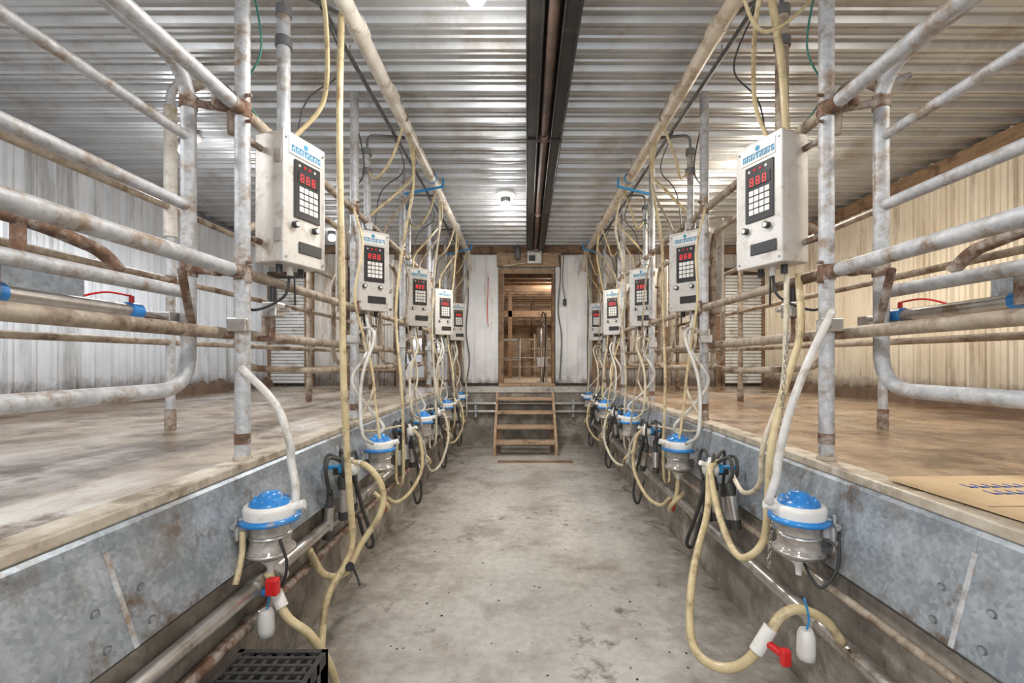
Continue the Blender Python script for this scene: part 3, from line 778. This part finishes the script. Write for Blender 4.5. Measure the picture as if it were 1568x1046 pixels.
# ---------------------------------------------------------------- specific foreground hoses
def hose(name, pts, r, k):
    m = MB(name); m.hose(pts, r, k, 12, 10); return m.done()
hose('long_drop_hose', [(-.99, 2.5, 3.40), (-1.0, 2.5, 2.77), (-.99, 2.5, 2.07), (-.977, 2.5, 1.37), (-.95, 2.5, .84), (-.93, 2.5, .52), (-.95, 2.45, .40), (-1.0, 2.35, .28), (-.985, 2.25, .14), (-.93, 2.1, .06)], .018, 'hose')
hose('milk_hose', [(-1.05, 2.72, .89), (-.92, 2.7, .87), (-.83, 2.7, .75), (-.83, 2.68, .60), (-.93, 2.62, .43), (-.97, 2.5, .33), (-1.05, 2.42, .36), (-1.1, 2.35, .52)], .018, 'hose')
tie = MB('cable_tie'); tie.hose([(-.955, 2.47, .385), (-.93, 2.5, .36), (-.90, 2.5, .30), (-.88, 2.48, .27)], .006, 'black'); tie.cyl((-.97, 2.5, .37), (-.92, 2.44, .39), .024, 'black', 12); tie.done()
v = MB('drain_valve')
v.hose([(-1.08, 1.93, .60), (-1.05, 1.92, .565), (-1.03, 1.9, .53), (-.965, 1.88, .436), (-.87, 1.88, .36), (-.80, 1.9, .22), (-.78, 1.95, .05)], .017, 'hose')
v.cyl((-1.04, 1.905, .555), (-.99, 1.885, .475), .024, 'white', 14)
v.cyl((-1.025, 1.9, .53), (-1.0, 1.86, .57), .014, 'red', 12); v.box((-1.035, 1.83, .545), (-.985, 1.865, .615), 'red', ch=.008)
v.box((-1.12, 1.88, .525), (-1.04, 1.92, .545), 'blue', ch=.004)
v.done()
v = MB('drain_valve')
v.hose([(1.175, 2.72, .89), (1.10, 2.66, .86), (1.02, 2.5, .663), (.86, 2.25, .516), (.76, 2.05, .4086), (.7025, 1.87, .334), (.738, 1.77, .315), (.825, 1.72, .345), (.9085, 1.7, .45), (.965, 1.7, .54), (1.04, 1.7, .568), (1.136, 1.7, .524), (1.20, 1.7, .44)], .018, 'hose')
v.cyl((.875, 1.7, .41), (.93, 1.7, .50), .025, 'white', 14)
v.cyl((.905, 1.69, .455), (.945, 1.66, .43), .014, 'red', 12); v.box((.935, 1.63, .395), (.97, 1.66, .455), 'red', ch=.008)
v.done()
for x, y, z in ((-1.055, 1.88, .36), (1.05, 1.68, .395)):
    c = MB('teat_dip_cup')
    c.lathe([(.018, 0), (.03, .004), (.032, .03), (.03, .09), (.024, .105), (.022, .11)], 'white', Matrix.Translation((x, y, z)), 16)
    c.hose([(x, y, z+.10), (x+.01, y, z+.15), (x, y+.01, z+.22)], .004, 'cyan', 6)
    c.done()
hose('milk_hose', [(1.40, 2.3, 1.93), (1.346, 2.2, 1.63), (1.24, 2.15, 1.355), (1.152, 2.1, 1.092), (1.137, 2.1, .856), (1.12, 2.1, .679), (1.07, 2.12, .59), (1.036, 2.2, .563), (1.047, 2.4, .663), (1.079, 2.6, .849), (1.15, 2.7, .89)], .017, 'hose')
hose('milk_hose', [(1.34, 2.3, 1.93), (1.30, 2.24, 1.63), (1.26, 2.2, 1.355), (1.16, 2.18, 1.10), (1.15, 2.2, .9), (1.17, 2.4, .8), (1.2, 2.6, .85)], .013, 'hosey')
hose('milk_hose', [(-1.28, 2.08, 1.4625), (-1.10, 2.03, 1.305), (-1.02, 2.0, 1.14), (-1.013, 2.0, 1.055), (-.98, 1.97, .965), (-.97, 1.95, .90), (-.985, 1.94, .885)], .017, 'hosew')
hose('milk_hose', [(1.40, 2.05, 1.72), (1.266, 2.0, 1.506), (1.163, 1.97, 1.284), (1.104, 1.95, 1.094), (1.08, 1.93, 1.003), (1.05, 1.93, .91), (1.06, 1.94, .885)], .017, 'hosew')
hose('drain_hose', [(-1.14, 1.86, .80), (-1.13, 1.84, .72), (-1.12, 1.80, .66), (-1.12, 1.78, .62)], .012, 'hose')
hose('milk_hose', [(-1.13, 2.0, .62), (-1.08, 2.03, .54), (-1.04, 2.0, .56), (-1.06, 1.95, .62)], .016, 'hosew')
hose('long_drop_hose', [(1.22, 2.25, 3.38), (1.28, 2.25, 3.0), (1.30, 2.25, 2.75), (1.33, 2.28, 2.6)], .018, 'hose')
hose('dangling_cord', [(1.0, 2.1, 3.57), (1.02, 2.1, 3.2), (1.15, 2.15, 3.05), (1.40, 2.2, 3.25), (1.43, 2.25, 3.55)], .008, 'hose')
hose('overhead_brace_tube', [(1.42, 1.0, 3.55), (1.30, 2.0, 3.52), (1.36, 2.3, 3.35)], .016, 'hosew')
hose('meter_cable', [(1.29, 1.85, .80), (1.25, 1.80, .68), (1.19, 1.80, .60), (1.17, 1.84, .62), (1.175, 1.9, .66)], .006, 'wire')
hose('meter_cable', [(-1.0, 1.88, .76), (-.97, 1.88, .66), (-1.0, 1.9, .56), (-1.06, 1.92, .52)], .006, 'wire')
ch = MB('hanging_chain')
for i in range(46):
    z = 1.62-.024*i; xx = 1.24-.002*i
    T = Matrix.Translation((xx, 2.12, z)) @ Matrix.Rotation((i % 2)*math.pi/2, 4, 'Z')
    ch.tube([T @ Vector((.008*math.cos(a), 0, .015*math.sin(a))) for a in [j*math.pi/4 for j in range(9)]], .0025, 'ss', 5)
ch.done()

c = MB('door_cable')
c.hose([(.68, 8.24, 3.4), (.70, 8.22, 3.0), (.66, 8.24, 2.4), (.72, 8.24, 1.9), (.69, 8.24, 1.15)], .009, 'wire', 6)
c.hose([(.76, 8.24, 3.4), (.74, 8.22, 2.9), (.78, 8.24, 2.6)], .007, 'wire', 6); c.box((.75, 8.22, 2.48), (.81, 8.29, 2.6), 'black', ch=.005); c.done()
c = MB('door_cable')
c.hose([(-.98, 8.24, 3.3), (-.96, 8.2, 2.6), (-1.0, 8.22, 2.0), (-.94, 8.22, 1.5), (-1.0, 8.2, 1.06)], .01, 'wire', 6)
c.hose([(-.6, 8.24, 3.0), (-.62, 8.22, 2.3), (-.6, 8.24, 2.1)], .006, 'red', 6); c.done()

# crate
cr = MB('plastic_crate')
x0, x1, y0, y1, zt = -1.075, -.74, 1.28, 1.74, .39
cr.box((x0, y0, zt-.04), (x0+.02, y1, zt+.004), 'rubber'); cr.box((x1-.02, y0, zt-.04), (x1, y1, zt+.004), 'rubber')
cr.box((x0, y0, zt-.04), (x1, y0+.02, zt+.004), 'rubber'); cr.box((x0, y1-.02, zt-.04), (x1, y1, zt+.004), 'rubber')
n = 8
for i in range(1, n):
    xx = x0+(x1-x0)*i/n; cr.box((xx-.008, y0+.02, zt-.03), (xx+.008, y1-.02, zt-.004), 'rubber')
for i in range(1, 11):
    yy = y0+(y1-y0)*i/11; cr.box((x0+.02, yy-.006, zt-.025), (x1-.02, yy+.006, zt), 'rubber')
for (a, b_) in ((x0, x0+.02), (x1-.02, x1)):
    cr.box((a, y0, 0), (b_, y1, .05), 'black')
    for j in range(7): yy = y0+(y1-y0-.02)*j/6; cr.box((a, yy, 0), (b_, yy+.02, zt), 'black')
    cr.box((a, y0, .15), (b_, y1, .18), 'black')
for (a, b_) in ((y0, y0+.02), (y1-.02, y1)):
    cr.box((x0, a, 0), (x1, b_, .05), 'black'); cr.box((x0, a, .15), (x1, b_, .18), 'black')
    for j in range(6): xx = x0+(x1-x0-.02)*j/5; cr.box((xx, a, 0), (xx+.02, b_, zt), 'black')
cr.done()
# cardboard
cd = MB('cardboard_sheet')
T = Matrix.Translation((1.82, 1.40, ZK+.012)) @ Matrix.Rotation(math.radians(2), 4, 'Z')
cd.box((-.40, -.34, -.006), (.44, .36, .006), 'card', T)
cd.box((-.40, -.003, .006), (.44, .003, .0075), 'woodl', T)
for i in range(9):
    for j in range(2):
        a = -.24+i*.04; cd.box((a, .12+j*.08, .006), (a+.028, .135+j*.08, .0072), 'ink', T)
        cd.box((a, .12+j*.08, .006), (a+.007, .165+j*.08, .0072), 'ink', T)
for j in range(5): cd.cyl(T @ Vector((-.22+j*.09, -.02, .006)), T @ Vector((-.22+j*.09, -.02, .0074)), .028, 'ink', 14)
cd.box((.16, .08, .006), (.34, .31, .0071), 'ink', T)
cd.done()
db = MB('floor_debris')
for i in range(200):
    x = random.uniform(-.8, 1.0); y = random.uniform(1.9, 6.6); q = random.uniform(.004, .012)
    if i > 140: x = random.gauss(0, .12); y = random.gauss(6, .35) 
    db.add([(x, y, .001), (x+q, y+q*.3, .001), (x+q*.7, y+q*1.5, .001), (x-q*.3, y+q, .004)], [(0, 1, 2, 3), (0, 3, 2, 1)], 'white' if i > 90 else 'woodd')
db.done()
bd = MB('floor_board'); bd.box((-.35, 6.62, 0), (.75, 6.74, .012), 'wood', ch=.003); bd.done()

# ---------------------------------------------------------------- world + camera
wd = bpy.data.worlds.new('World'); sc.world = wd; wd.use_nodes = True
bg = wd.node_tree.nodes['Background']; bg.inputs[0].default_value = (.94, .97, 1, 1); bg.inputs[1].default_value = 1.65

cam = bpy.data.cameras.new('camera'); co = bpy.data.objects.new('camera', cam); sc.collection.objects.link(co)
cam.sensor_width = 36; cam.lens = 16.0
cam.shift_x = -15/1600; cam.shift_y = 28.5/1600
cam.clip_start = .02
co.location = (0, 0, 1.5); co.rotation_euler = (math.pi/2, 0, 0)
sc.camera = co
